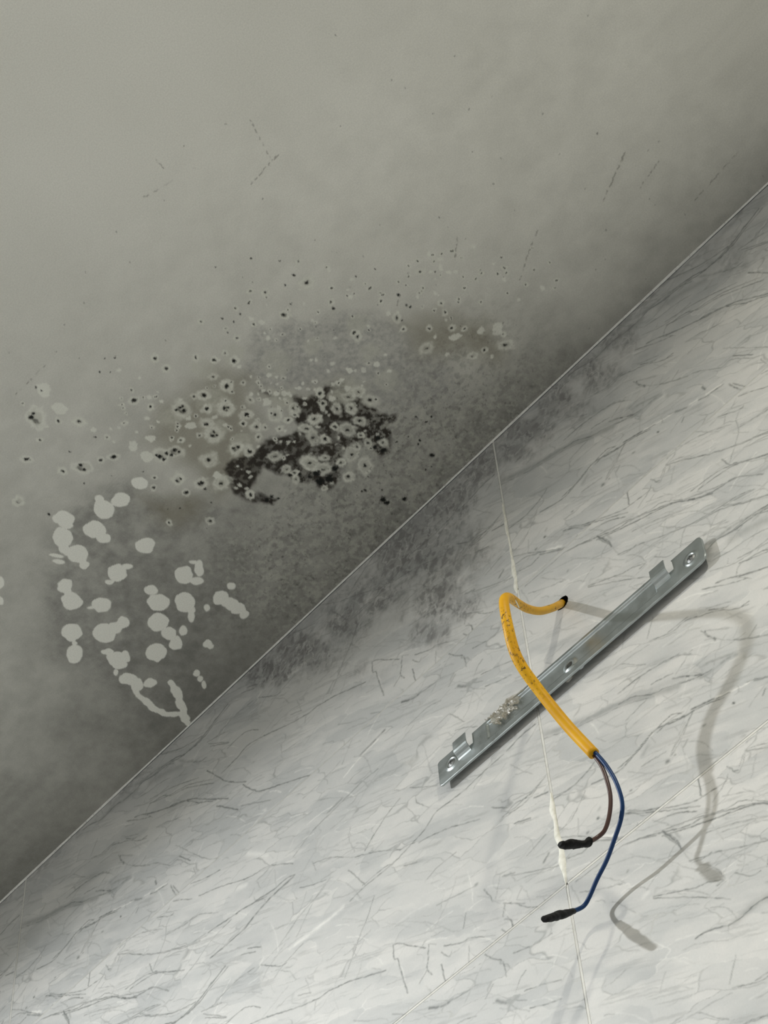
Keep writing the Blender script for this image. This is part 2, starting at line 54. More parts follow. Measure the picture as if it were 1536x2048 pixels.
BLUE = [[673.2,-45.5,-469.5],[674.6,-43.5,-473.8],[678.0,-41.0,-485.3],[680.2,-38.0,-499.4],[678.7,-34.0,-512.0],[672.7,-30.0,-518.6],[661.4,-25.0,-523.3],[649.3,-20.0,-527.5],[636.2,-15.0,-529.2],[625.9,-11.5,-532.7],[620.5,-11.5,-536.2],[617.1,-17.0,-541.2],[616.5,-24.0,-547.3]]
BROWN = [[670.5,-44.5,-467.2],[672.1,-43.0,-472.1],[674.6,-41.0,-483.2],[674.9,-39.0,-495.5],[673.4,-37.0,-506.1],[669.6,-36.0,-516.7],[664.2,-36.0,-525.3],[659.2,-38.0,-528.8],[656.4,-43.0,-533.7],[654.1,-48.0,-536.4]]
BTAPE = [[617.1,-18.0,-542.1],[616.9,-22.5,-546.2],[615.9,-28.0,-550.6],[615.5,-34.0,-555.8],[615.0,-39.0,-559.8],[615.3,-43.0,-563.0]]
WTAPE = [[656.7,-43.0,-534.3],[655.3,-46.0,-536.3],[652.7,-50.0,-537.0],[650.8,-54.0,-538.6],[649.2,-57.0,-539.5],[648.9,-60.0,-540.7]]


# ------------------------------------------------------------------ helpers
rng = np.random.default_rng(7)
TAB = rng.random((512, 512)).astype(np.float32)
def vnoise(x, y, seed=0):
    x = np.asarray(x, np.float32) + seed * 37.17; y = np.asarray(y, np.float32) + seed * 91.73
    xi = np.floor(x).astype(np.int32); yi = np.floor(y).astype(np.int32)
    fx = x - xi; fy = y - yi
    fx = fx * fx * (3 - 2 * fx); fy = fy * fy * (3 - 2 * fy)
    a = TAB[xi & 511, yi & 511]; b = TAB[(xi + 1) & 511, yi & 511]
    c = TAB[xi & 511, (yi + 1) & 511]; d = TAB[(xi + 1) & 511, (yi + 1) & 511]
    return (a * (1 - fx) + b * fx) * (1 - fy) + (c * (1 - fx) + d * fx) * fy
def fbm(x, y, seed=0, oc=4):
    s = 0; amp = .5; t = 0
    for k in range(oc):
        s = s + amp * vnoise(x * 2 ** k, y * 2 ** k, seed + k * 3); t += amp; amp *= .55
    return s / t
def sstep(a, b, x):
    t = np.clip((x - a) / (b - a), 0, 1); return t * t * (3 - 2 * t)

def obj(name, me, mat=None, parent=None, **props):
    o = bpy.data.objects.new(name, me); COL.objects.link(o)
    if mat is not None and me is not None:
        me.materials.clear(); me.materials.append(mat)
    if parent is not None: o.parent = parent
    for k, v in props.items(): o[k] = v
    return o
def thing(name, loc, label, cat, group=None):
    o = bpy.data.objects.new(name, None); COL.objects.link(o)
    o.empty_display_size = .02; o.location = loc
    o['label'] = label; o['category'] = cat
    if group: o['group'] = group
    return o
def raw_mesh(name, V, F, smooth=False):
    """V (n,3) float array, F (m,4) int array of quads"""
    me = bpy.data.meshes.new(name)
    V = np.ascontiguousarray(V, np.float32); F = np.ascontiguousarray(F, np.int32)
    me.vertices.add(len(V)); me.vertices.foreach_set('co', V.ravel())
    me.loops.add(F.size); me.loops.foreach_set('vertex_index', F.ravel())
    me.polygons.add(len(F))
    me.polygons.foreach_set('loop_start', np.arange(0, F.size, F.shape[1], dtype=np.int32))
    me.polygons.foreach_set('loop_total', np.full(len(F), F.shape[1], np.int32))
    me.polygons.foreach_set('use_smooth', np.full(len(F), smooth, bool))
    me.update(calc_edges=True); me.validate()
    return me
def pymesh(name, V, F, smooth=False):
    me = bpy.data.meshes.new(name); me.from_pydata([tuple(v) for v in V], [], [tuple(f) for f in F])
    if smooth:
        me.polygons.foreach_set('use_smooth', np.ones(len(me.polygons), bool))
    me.update(); return me
def attr(me, name, arr):
    a = me.attributes.new(name, 'FLOAT', 'POINT')
    a.data.foreach_set('value', np.ascontiguousarray(arr, np.float32).ravel())
def box_vf(x0, x1, y0, y1, z0, z1, V, F):
    b = len(V)
    V += [(x0, y0, z0), (x1, y0, z0), (x1, y1, z0), (x0, y1, z0), (x0, y0, z1), (x1, y0, z1), (x1, y1, z1), (x0, y1, z1)]
    F += [(b, b + 3, b + 2, b + 1), (b + 4, b + 5, b + 6, b + 7), (b, b + 1, b + 5, b + 4), (b + 1, b + 2, b + 6, b + 5), (b + 2, b + 3, b + 7, b + 6), (b + 3, b, b + 4, b + 7)]
def catmull(P, n=8):
    P = np.array(P, float); Q = np.vstack([2 * P[0] - P[1], P, 2 * P[-1] - P[-2]]); out = []
    for i in range(1, len(Q) - 2):
        a, b, c, d = Q[i - 1:i + 3]
        for t in np.linspace(0, 1, n, endpoint=False):
            out.append(.5 * (2 * b + (c - a) * t + (2 * a - 5 * b + 4 * c - d) * t * t + (3 * b - a - 3 * c + d) * t ** 3))
    out.append(P[-1]); return np.array(out)
def tube(name, path, rad, seg=14, squash=None, wob=None, cap=True, smooth=True):
    """sweep; rad: array per point; squash: (a,b) factors; wob(i,k)->factor"""
    path = np.array(path, float); n = len(path); rad = np.broadcast_to(rad, (n,))
    T = np.gradient(path, axis=0); T /= np.linalg.norm(T, axis=1)[:, None]
    N = np.cross(T[0], (0.3, .2, 1)); N /= np.linalg.norm(N)
    V = []; F = []
    for i in range(n):
        N = N - T[i] * (N @ T[i]); N /= np.linalg.norm(N); B = np.cross(T[i], N)
        for k in range(seg):
            a = 2 * math.pi * k / seg; r = rad[i] * (wob(i, k) if wob else 1)
            c, s = math.cos(a), math.sin(a)
            if squash: c *= squash[0]; s *= squash[1]
            V.append(path[i] + r * (N * c + B * s))
    for i in range(n - 1):
        for k in range(seg):
            k2 = (k + 1) % seg
            F.append((i * seg + k, i * seg + k2, (i + 1) * seg + k2, (i + 1) * seg + k))
    if cap:
        F.append(tuple(range(seg))[::-1]); F.append(tuple((n - 1) * seg + k for k in range(seg)))
    me = pymesh(name, V, F, smooth)
    if cap:
        for p in list(me.polygons)[-2:]: p.use_smooth = False
    return me

# ------------------------------------------------------------------ node helpers
class N:
    def __init__(s, name):
        s.m = bpy.data.materials.new(name); s.m.use_nodes = True
        s.t = s.m.node_tree; s.b = s.t.nodes['Principled BSDF']
    def n(s, typ, **kw):
        x = s.t.nodes.new(typ)
        for k, v in kw.items(): setattr(x, k, v)
        return x
    def l(s, a, b): s.t.links.new(a, b)
    def set(s, sock, v):
        if isinstance(v, (int, float)): sock.default_value = v
        elif isinstance(v, tuple): sock.default_value = (*v, 1) if len(v) == 3 else v
        else: s.l(v, sock)
    def at(s, name): return s.n('ShaderNodeAttribute', attribute_name=name).outputs['Fac']
    def noise(s, scale, detail=4, rough=.5, vec=None, dist=0):
        x = s.n('ShaderNodeTexNoise'); x.inputs['Scale'].default_value = scale
        x.inputs['Detail'].default_value = detail; x.inputs['Roughness'].default_value = rough
        x.inputs['Distortion'].default_value = dist
        s.l(vec if vec is not None else s.obj(), x.inputs['Vector']); return x.outputs['Fac']
    def obj(s):
        if not hasattr(s, '_o'): s._o = s.n('ShaderNodeTexCoord').outputs['Object']
        return s._o
    def math(s, op, a, b=0.0, clamp=False):
        x = s.n('ShaderNodeMath', operation=op); x.use_clamp = clamp
        s.set(x.inputs[0], a); s.set(x.inputs[1], b); return x.outputs[0]
    def ramp(s, f, lo, hi, a=0.0, b=1.0):
        x = s.n('ShaderNodeMapRange'); s.set(x.inputs[0], f)
        for i, v in enumerate((lo, hi, a, b)): x.inputs[i + 1].default_value = v
        return x.outputs[0]
    def mix(s, f, a, b, mode='MIX'):
        x = s.n('ShaderNodeMix', data_type='RGBA', blend_type=mode)
        s.set(x.inputs[0], f); s.set(x.inputs[6], a); s.set(x.inputs[7], b); return x.outputs[2]
    def bump(s, h, strength=.2, dist=.001):
        x = s.n('ShaderNodeBump'); x.inputs['Strength'].default_value = strength
        x.inputs['Distance'].default_value = dist; s.l(h, x.inputs['Height']); s.l(x.outputs[0], s.b.inputs['Normal'])
    def done(s, col=None, rough=.5, metal=0.0, spec=.5):
        if col is not None: s.set(s.b.inputs['Base Color'], col)
        s.set(s.b.inputs['Roughness'], rough); s.set(s.b.inputs['Metallic'], metal)
        s.b.inputs['Specular IOR Level'].default_value = spec
        return s.m

# ---- ceiling paint with its mould
k = N('ceiling_paint')
big = k.noise(7, 2, .6); fine = k.noise(900, 1, .6); med = k.noise(110, 3, .65); sm = k.noise(320, 2, .6)
c = k.mix(k.ramp(big, .3, .7), (.80, .795, .73), (.86, .855, .79))
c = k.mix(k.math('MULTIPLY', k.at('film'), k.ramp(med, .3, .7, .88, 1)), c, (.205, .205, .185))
c = k.mix(k.math('MULTIPLY', k.at('grey'), k.ramp(med, .25, .7, .35, .75)), c, (.19, .19, .175))
c = k.mix(k.math('MULTIPLY', k.at('scrape'), k.ramp(sm, .35, .65, .45, .85)), c, (.27, .27, .265))
c = k.mix(k.math('MULTIPLY', k.at('olive'), .55), c, (.20, .18, .12))
c = k.mix(k.at('dark'), c, k.mix(k.ramp(big, .4, .6), (.030, .026, .021), (.055, .046, .036)))
c = k.mix(k.math('MULTIPLY', k.at('halo'), k.ramp(sm, .3, .6, .6, .9)), c, (.58, .585, .51))
c = k.mix(k.at('ring'), c, (.82, .83, .75))
c = k.mix(k.at('black'), c, (.008, .009, .008))
c = k.mix(k.at('pale'), c, (.84, .845, .78))
c = k.mix(k.at('scratch'), c, (.09, .08, .065))
c = k.mix(k.ramp(fine, .3, .7, .10, 0), c, (0, 0, 0))
k.bump(k.math('ADD', k.math('MULTIPLY', sm, .6), k.math('MULTIPLY', k.at('ring'), 1.2)), .35, .0004)
M_CEIL = k.done(c, .75, 0, .25)

# ---- glazed marble print tile
k = N('marble_tile')
gr = k.noise(700, 1, .6); st = k.noise(55, 3, .7)
c = k.mix(k.at('cloud'), (.49, .505, .505), (.68, .68, .662))
c = k.mix(k.math('MULTIPLY', k.ramp(st, .45, .75), .35), c, (.55, .575, .57))
c = k.mix(k.at('lite'), c, (.86, .86, .83))
c = k.mix(k.at('vein'), c, (.085, .098, .094))
c = k.mix(k.math('MULTIPLY', k.at('mould'), .97), c, (.06, .06, .058))
c = k.mix(k.at('haze'), c, (.24, .24, .235))
c = k.mix(k.ramp(gr, .3, .7, .06, 0), c, (.2, .2, .2))
M_TILE = k.done(c, k.math('ADD', .38, k.math('MULTIPLY', k.at('haze'), .3)), 0, .35)

k = N('grout'); g = k.noise(220, 4, .6); g2 = k.noise(14, 3, .6)
c = k.mix(k.ramp(g2, .35, .65), (.74, .74, .70), (.58, .58, .55))
c = k.mix(k.ramp(g, .50, .75, 0, .3), c, (.25, .25, .23)); M_GROUT = k.done(c, .9, 0, .1)
k = N('crack_grout'); g2 = k.noise(30, 3, .6)
M_CRACK = k.done(k.mix(k.ramp(g2, .4, .6), (.03, .03, .03), (.30, .30, .28)), .9, 0, .1)
k = N('sealant'); g = k.noise(260, 3, .5); k.bump(g, .3, .0006)
M_SEAL = k.done(k.mix(k.ramp(g, .4, .7), (.84, .84, .77), (.70, .70, .62)), .55, 0, .4)
k = N('corner_caulk'); g = k.noise(60, 4, .7); g2 = k.noise(500, 2, .5)
c = k.mix(k.ramp(g, .35, .7), (.80, .80, .77), (.62, .62, .60))
M_CAULK = k.done(k.mix(k.ramp(g2, .55, .75, 0, .4), c, (.2, .2, .19)), .6, 0, .3)
k = N('mortar'); g = k.noise(120, 5, .6); k.bump(g, .4, .002)
M_MORTAR = k.done(k.mix(g, (.16, .155, .14), (.26, .25, .23)), .95, 0, .1)
k = N('plain_wall'); g = k.noise(30, 2, .6)
M_WALL = k.done(k.mix(g, (.52, .515, .50), (.58, .575, .56)), .6, 0, .3)
k = N('plain_facing'); g = k.noise(30, 4, .6)
M_FACE = k.done(k.mix(g, (.60, .61, .61), (.68, .68, .67)), .5, 0, .3)
k = N('floor_tile'); g = k.noise(20, 2, .6)
M_FLOOR = k.done(k.mix(g, (.66, .66, .64), (.74, .73, .71)), .5, 0, .3)

# ---- metal, plastics
k = N('galvanised_steel'); g = k.noise(90, 4, .6); g2 = k.noise(700, 2, .5)
c = k.mix(g, (.36, .40, .405), (.46, .50, .505)); k.bump(g2, .05, .0002)
M_STEEL = k.done(c, k.ramp(g, .3, .7, .26, .42), .92)
k = N('screw_steel'); g = k.noise(400, 3, .6)
M_SCREW = k.done(k.mix(g, (.20, .21, .21), (.34, .35, .35)), .48, .85)
k = N('yellow_sheath'); g = k.noise(420, 3, .75); g2 = k.noise(60, 3, .6)
c = k.mix(k.ramp(g2, .35, .7), (.78, .42, .004), (.70, .35, .005))
spk = k.math('MULTIPLY', k.ramp(g, .54, .61), k.ramp(k.noise(45, 2, .5), .38, .55))
M_YEL = k.done(k.mix(k.math('MULTIPLY', spk, k.at('dirt')), c, (.06, .035, .01)), .5, 0, .35)
k = N('blue_insulation'); g = k.noise(300, 2, .5)
M_BLUE = k.done(k.mix(g, (.002, .028, .105), (.003, .042, .15)), .42, 0, .3)
k = N('brown_insulation'); g = k.noise(300, 2, .5)
M_BROWN = k.done(k.mix(g, (.045, .018, .014), (.07, .03, .022)), .4)
k = N('black_tape'); g = k.noise(500, 3, .6); k.bump(g, .5, .0006)
M_TAPE = k.done(k.mix(g, (.003, .0035, .0035), (.010, .011, .011)), .62, 0, .2)
k = N('dried_glue'); g = k.noise(260, 4, .6); k.bump(g, .6, .001)
k.b.inputs['Transmission Weight'].default_value = .35
k.b.inputs['Alpha'].default_value = .4
M_GLUE = k.done(k.mix(g, (.62, .58, .47), (.44, .40, .30)), .25)
k = N('lamp_trim'); g = k.noise(200, 2, .5)
M_LTRIM = k.done(k.mix(g, (.80, .80, .80), (.85, .85, .85)), .4)
k = N('lamp_lens'); k.b.inputs['Emission Strength'].default_value = 6.0
k.b.inputs['Emission Color'].default_value = (1, .99, .96, 1)
g = k.noise(100, 2, .5); M_LENS = k.done(k.mix(g, (.8, .8, .8), (.85, .85, .85)), .3)

# ================================================================== SETTING
def grid_mesh(name, xs, ys, fn, flip=False):
    """rectilinear grid; fn(X,Y)->(n,3)"""
    X, Y = np.meshgrid(xs, ys, indexing='ij'); X = X.ravel(); Y = Y.ravel()
    nx, ny = len(xs), len(ys); I = np.arange(nx * ny).reshape(nx, ny)
    a = I[:-1, :-1].ravel(); b = I[1:, :-1].ravel(); c = I[1:, 1:].ravel(); d = I[:-1, 1:].ravel()
    F = np.stack([a, b, c, d] if flip else [a, d, c, b], 1)
    return fn(X, Y), F, X, Y, I
def dense(lo, d0, d1, hi, step, coarse):
    a = np.linspace(lo, d0, max(2, int((d0 - lo) / coarse) + 1))[:-1] if d0 > lo else np.array([])
    b = np.arange(d0, d1, step)
    c = np.linspace(d1, hi, max(2, int((hi - d1) / coarse) + 1))
    return np.concatenate([a, b, c])

RX0, RX1, RY0 = -1.2, 1.8, -1.8

# ---------------- ceiling
xs = dense(RX0, .08, .93, RX1, .00082, .05)
ys = dense(0, 0.0, .355, -RY0, .00082, .05)       # distance from the tiled wall
Vc, Fc, CX, CY, _ = grid_mesh('ceiling', xs, ys, lambda X, Y: np.stack([X, -Y, np.full_like(X, H)], 1), flip=False)
me = raw_mesh('ceiling', Vc, Fc)
nx, ny = len(xs), len(ys)
mx, my = CX * 1e3, CY * 1e3                       # mm
# small warp of the coordinates makes every outline irregular
wx = mx + 1.9 * (fbm(mx / 8, my / 8, 1, 2) - .5) * 2; wy = my + 1.9 * (fbm(mx / 8, my / 8, 5, 2) - .5) * 2
wx2 = mx + .9 * (fbm(mx / 2.2, my / 2.2, 11, 3) - .5) * 2; wy2 = my + .9 * (fbm(mx / 2.2, my / 2.2, 15, 3) - .5) * 2
lx, ly = xs * 1e3, ys * 1e3
def win(x, y, r):
    i0, i1 = np.searchsorted(lx, (x - r, x + r)); j0, j1 = np.searchsorted(ly, (y - r, y + r))
    return slice(max(i0 - 1, 0), i1 + 1), slice(max(j0 - 1, 0), j1 + 1)
G = lambda a: a.reshape(nx, ny)
WX, WY, WX2, WY2 = G(wx), G(wy), G(wx2), G(wy2)
Z = lambda: np.zeros((nx, ny), np.float32)
pale, ring, halo, black, dark, olive, scrape, grey, scratch = (Z() for _ in range(9))
def inpoly(P, X, Y):
    P = np.array(P, float).reshape(-1, 2) / 10; ins = np.zeros(X.shape, bool); n = len(P)
    for i in range(n):
        x0, y0 = P[i]; x1, y1 = P[(i + 1) % n]
        if y0 == y1: continue
        ins ^= ((y0 > Y) != (y1 > Y)) & (X < (x1 - x0) * (Y - y0) / (y1 - y0) + x0)
    return ins
def polydist(P, X, Y):
    P = np.array(P, float).reshape(-1, 2) / 10; d = np.full(X.shape, 1e9, np.float32); n = len(P)
    for i in range(n):
        a = P[i]; e = P[(i + 1) % n] - a; L = max(e @ e, 1e-6)
        t = np.clip(((X - a[0]) * e[0] + (Y - a[1]) * e[1]) / L, 0, 1)
        d = np.minimum(d, (X - a[0] - t * e[0]) ** 2 + (Y - a[1] - t * e[1]) ** 2)
    return np.sqrt(d)
def polymask(arr, polys, soft, wob, seed, sc, val=1.0):
    for P in polys:
        Q = np.array(P).reshape(-1, 2) / 10; lo = Q.min(0) - soft * 3 - wob * 2; hi = Q.max(0) + soft * 3 + wob * 2
        i0, i1 = np.searchsorted(lx, (lo[0], hi[0])); j0, j1 = np.searchsorted(ly, (lo[1], hi[1]))
        s = (slice(i0, i1), slice(j0, j1)); X, Y = G(mx)[s], G(my)[s]
        if X.size == 0: continue
        ox = (fbm(X / sc, Y / sc, seed, 4) - .5) * 2 * wob; oy = (fbm(X / sc, Y / sc, seed + 9, 4) - .5) * 2 * wob
        # coarse distance on a subsample keeps it quick
        st = 3 if X.shape[0] * X.shape[1] > 60000 else 1
        Xs, Ys = (X + ox)[::st, ::st], (Y + oy)[::st, ::st]
        sd = polydist(P, Xs, Ys); sd[inpoly(P, Xs, Ys)] *= -1
        sd = np.repeat(np.repeat(sd, st, 0), st, 1)[:X.shape[0], :X.shape[1]]
        arr[s] = np.maximum(arr[s], val * sstep(soft, -soft, sd))
polymask(grey, GREY, 14, 10, 21, 22)
polymask(scrape, SCRAPE, 9, 9, 31, 18, .8)
polymask(olive, OLIVE, 14, 8, 41, 20)
polymask(dark, DARKP, 2.2, 3.5, 51, 8)
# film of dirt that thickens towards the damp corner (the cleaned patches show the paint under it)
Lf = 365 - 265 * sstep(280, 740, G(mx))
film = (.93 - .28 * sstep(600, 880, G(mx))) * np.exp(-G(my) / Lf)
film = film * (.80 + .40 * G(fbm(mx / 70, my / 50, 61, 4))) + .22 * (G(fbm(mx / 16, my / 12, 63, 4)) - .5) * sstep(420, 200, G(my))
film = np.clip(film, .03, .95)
grey = grey * (.55 + .45 * G(sstep(.32, .62, fbm(mx / 14, my / 14, 65, 4))))
n1 = G(fbm(mx / 3.2, my / 3.2, 71, 4)); n2 = G(fbm(mx / 1.3, my / 1.3, 81, 3))
scrape *= .45 + .55 * sstep(.3, .65, n1)
dark *= .72 + .28 * sstep(.30, .5, n1)
# fine mottling near the corner: dark flecks in the rough strip between stain and wall
fl = sstep(130, 60, G(my)) * sstep(300, 400, G(mx)) * sstep(740, 600, G(mx))
black = np.maximum(black, .40 * fl * sstep(.70, .80, G(fbm(mx / 2.0, my / 2.6, 91, 3))))
halo = np.maximum(halo, .42 * fl * sstep(.48, .68, G(fbm(mx / 3.0, my / 2.6, 95, 4))))
grey = np.maximum(grey, .8 * fl * sstep(.50, .62, G(fbm(mx / 4.5, my / 3.5, 97, 4))))
# pale cleaned patches
def ellsd(e, X, Y):
    ox, oy, ax, ay, bx, by = [v / 10 for v in e]; det = ax * by - bx * ay
    u = ((X - ox) * by - (Y - oy) * bx) / det; v = (-(X - ox) * ay + (Y - oy) * ax) / det
    return (np.sqrt(u * u + v * v) - 1) * min(math.hypot(ax, ay), math.hypot(bx, by))
for grp in PATCH:
    for e in grp:
        s = win(e[0] / 10, e[1] / 10, max(abs(v) for v in e[2:]) / 10 * 2 + 4)
        pale[s] = np.maximum(pale[s], sstep(.35, -.35, ellsd(e, WX[s], WY[s])))
        grey[s] = grey[s] * (1 - .0 * pale[s])
for stq in STROKE:
    P = np.array(stq[1:]).reshape(-1, 2) / 10
    for a, b in zip(P[:-1], P[1:]):
        c0 = (a + b) / 2; s = win(*c0, np.linalg.norm(b - a) / 2 + stq[0] + 4); e = b - a
        t = np.clip(((WX[s] - a[0]) * e[0] + (WY[s] - a[1]) * e[1]) / (e @ e), 0, 1)
        d = np.hypot(WX[s] - a[0] - t * e[0], WY[s] - a[1] - t * e[1]) - stq[0] * (.75 + .5 * vnoise(WX[s] / 4, WY[s] / 4, 3))
        pale[s] = np.maximum(pale[s], sstep(.35, -.35, d))
# ring spots: pale halo with a dark mould core
def spot(x, y, r, core, seed, lone=False):
    s = win(x, y, r * 1.9 + 3)
    X, Y = WX2[s], WY2[s]
    if X.size == 0: return
    a = (seed * 2.39) % 3.1; q = 1 + .20 * math.sin(seed * 1.7); pw = .55 + .45 * ((seed * .618) % 1)
    dx, dy = X - x, Y - y; u = (dx * math.cos(a) + dy * math.sin(a)) * q; v = (-dx * math.sin(a) + dy * math.cos(a)) / q
    sc = max(r * .55, .9)
    d = np.sqrt(u * u + v * v) * (1 + .75 * (fbm(X / sc, Y / sc, seed % 83 + 3, 3) - .5))
    mot = .55 + .75 * (fbm(X / 1.6, Y / 1.6, 7, 3) - .18)
    if core == 0:
        ring[s] = np.maximum(ring[s], (.35 + .45 * pw) * sstep(r + .35, r - .7, d))
        return
    halo[s] = np.maximum(halo[s], pw * np.clip(mot, 0, 1) * sstep(r * 1.12 + .3, r * .55, d))
    ring[s] = np.maximum(ring[s], (.30 + .45 * pw) * np.clip(mot, 0, 1) * np.exp(-((d - max(core * 1.25 + .5, r * .62)) / (.20 * r + .25)) ** 2))
    if r > 5.0 and core > 2.2:               # hollow centres: grey with a dark side
        cm = sstep(core, core * .6, d); ring[s] *= 1 - .6 * cm
        black[s] = np.maximum(black[s], .7 * cm * sstep(.0, -.6, dx / core + .9 * (fbm(X / 2, Y / 2, seed % 60, 3) - .5)))
    else:
        cc = max(core * .92, .42)
        black[s] = np.maximum(black[s], sstep(cc * 1.05 + .3, cc * .45, np.sqrt(u * u + v * v) + .9 * cc * (fbm(X / .9, Y / .9, 5, 2) - .5)))
for i, (x, y, r, core) in enumerate(RING): spot(x / 10, y / 10, r / 10, core / 10, i + 1)
for cx, cy, r in ((545, 175, 13), (525, 152, 12), (600, 128, 10), (575, 165, 9), (490, 190, 13), (470, 172, 11), (505, 215, 12), (530, 205, 10), (455, 205, 9), (475, 150, 10), (560, 118, 14), (590, 100, 12), (610, 150, 10)):
    s = win(cx, cy, r * 2); d = np.hypot(WX[s] - cx, WY[s] - cy) * (1 + 1.1 * (fbm(WX[s] / 6, WY[s] / 6, 14, 4) - .5))
    halo[s] = np.maximum(halo[s], .72 * sstep(r * 1.1, r * .5, d) * np.clip(.35 + fbm(WX[s] / 2.2, WY[s] / 2.2, 16, 3), 0, 1))
# many more small spots scattered through the mouldy belt
r2 = np.random.default_rng(23)
def belt(n, x0, y0, x1, y1, wid, rmin, rmax, pc):
    for i in range(n):
        t = r2.random(); g = r2.normal() * wid; ex, ey = x1 - x0, y1 - y0; L = math.hypot(ex, ey)
        spot(x0 + ex * t - ey / L * g, y0 + ey * t + ex / L * g, r2.uniform(rmin, rmax), (r2.uniform(.3, .8) if r2.random() < pc else 0), i + 100)
belt(60, 560, 215, 700, 110, 17, .8, 1.9, .7)
belt(60, 500, 190, 590, 95, 16, .9, 2.6, .45)
belt(45, 430, 250, 520, 130, 18, .9, 2.4, .6)
belt(35, 680, 150, 740, 60, 14, .9, 2.4, .6)
for x, y, r in BLACK:
    x, y, r = x / 10, y / 10, max(r / 10, .45); s = win(x, y, r * 2 + 2)
    d = np.hypot(WX2[s] + .6 * (n2[s] - .5) * r - x, WY2[s] - y)
    black[s] = np.maximum(black[s], sstep(r * 1.15 + .25, r * .5, d + r * .8 * (n2[s] - .5)))
for i in range(90):                              # stray flecks on the clean paint
    x, y = r2.uniform(380, 900), r2.uniform(5, 350); r = r2.uniform(.25, .6); s = win(x, y, 4)
    black[s] = np.maximum(black[s], .6 * sstep(r + .4, r - .3, np.hypot(WX2[s] - x, WY2[s] - y)))
# hairline scratches
SCR = [(6227, 3643, 6166, 3402), (6321, 3252, 5824, 3404), (6861, 3191, 6731, 2895), (6781, 2867, 6471, 2863), (8430, 976, 8040, 816),
       (8554, 740, 8305, 693), (8990, 354, 8499, 311), (7567, 1022, 7370, 934), (7370, 934, 7183, 830), (7138, 1429, 6989, 1316), (6506, 1428, 6426, 1391), (3959, 3082, 4317, 3070)]
for x0, y0, x1, y1 in SCR:
    a = np.array((x0, y0)) / 10; e = np.array((x1 - x0, y1 - y0)) / 10; s = win(*(a + e / 2), np.linalg.norm(e) / 2 + 3)
    X, Y = WX2[s], WY2[s]
    t = np.clip(((X - a[0]) * e[0] + (Y - a[1]) * e[1]) / (e @ e), 0, 1)
    d = np.hypot(X - a[0] - t * e[0], Y - a[1] - t * e[1])
    scratch[s] = np.maximum(scratch[s], .55 * sstep(.75, .1, d) * sstep(.3, .65, vnoise(t * 14, t * 0, int(x0) % 97)))
halo *= 1 - .0 * dark
dark_inner = dark * (1 - np.clip(halo * 1.0, 0, 1))
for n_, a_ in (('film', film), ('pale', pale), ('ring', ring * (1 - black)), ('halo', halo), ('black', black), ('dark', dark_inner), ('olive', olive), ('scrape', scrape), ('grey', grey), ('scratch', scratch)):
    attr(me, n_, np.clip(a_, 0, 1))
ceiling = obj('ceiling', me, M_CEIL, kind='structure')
ceiling['label'] = 'grey painted ceiling stained with black mould and pale cleaned patches'

# ---------------- marble print raster (one print, repeated on every tile)
TW, TH, PX, PZ = .600, .2983, .6014, .2997
RS = .4                                          # mm
rw, rh = int(620 / RS), int(312 / RS)
vein = np.zeros((rw, rh), np.float32); lite = np.zeros((rw, rh), np.float32)
def line(P, wd, d, arr, seed):
    P = catmull(P, 5) if len(P) > 2 else np.array(P)
    wd = max(wd * .55, .46)
    for q in range(len(P) - 1):
        a, b = P[q], P[q + 1]; e = b - a; L = e @ e
        if L < 1e-6: continue
        lo = np.minimum(a, b) - wd * 3 - .5; hi = np.maximum(a, b) + wd * 3 + .5
        i0, j0 = np.maximum((lo / RS).astype(int), 0); i1, j1 = np.minimum((hi / RS).astype(int) + 2, (rw, rh))
        if i1 <= i0 or j1 <= j0: continue
        X = (np.arange(i0, i1) * RS)[:, None]; Y = (np.arange(j0, j1) * RS)[None]
        t = np.clip(((X - a[0]) * e[0] + (Y - a[1]) * e[1]) / L, 0, 1)
        d2 = (X - a[0] - t * e[0]) ** 2 + (Y - a[1] - t * e[1]) ** 2
        mod = .55 + .9 * TAB[(seed * 7 + q) % 512, (seed * 13) % 512] if wd < 2 else 1
        arr[i0:i1, j0:j1] = np.maximum(arr[i0:i1, j0:j1], min(d * mod, .95) * np.exp(-d2 / (wd * wd)))
angs = []; lens = []
for i, v in enumerate(VEIN):
    P = np.array(v[2:], float).reshape(-1, 2) / 10
    if v[1] > 0 and len(P) > 2:
        e = P[-1] - P[0]; e = e if e[0] > 0 else -e; angs.append(math.atan2(e[1], e[0]))
    if v[1] > 0: line(P, v[0], min(v[1] * (1.75 if v[0] < 2 else 1.25), .95), vein, i)
    else: line(P, v[0], min(-v[1] * 1.6, .95), lite, i)
r3 = np.random.default_rng(5)
for i in range(430):                             # the fine hairlines between the traced veins
    a = angs[r3.integers(len(angs))] + r3.normal() * .12; L = r3.uniform(8, 45); n = 6
    p = np.array((r3.uniform(-10, 610), r3.uniform(-5, 305))); P = [p]
    for q in range(n):
        a += r3.normal() * .16; p = p + L / n * np.array((math.cos(a), math.sin(a))); P.append(p)
    line(P, r3.uniform(.5, .9), r3.uniform(.10, .34), vein, i + 400)
for i in range(90):
    a = angs[r3.integers(len(angs))] + r3.normal() * .1; L = r3.uniform(10, 40); p = np.array((r3.uniform(0, 600), r3.uniform(0, 300)))
    line([p, p + L / 2 * np.array((math.cos(a), math.sin(a))), p + L * np.array((math.cos(a + .1), math.sin(a + .1)))], r3.uniform(.6, 1.2), r3.uniform(.2, .5), lite, i)
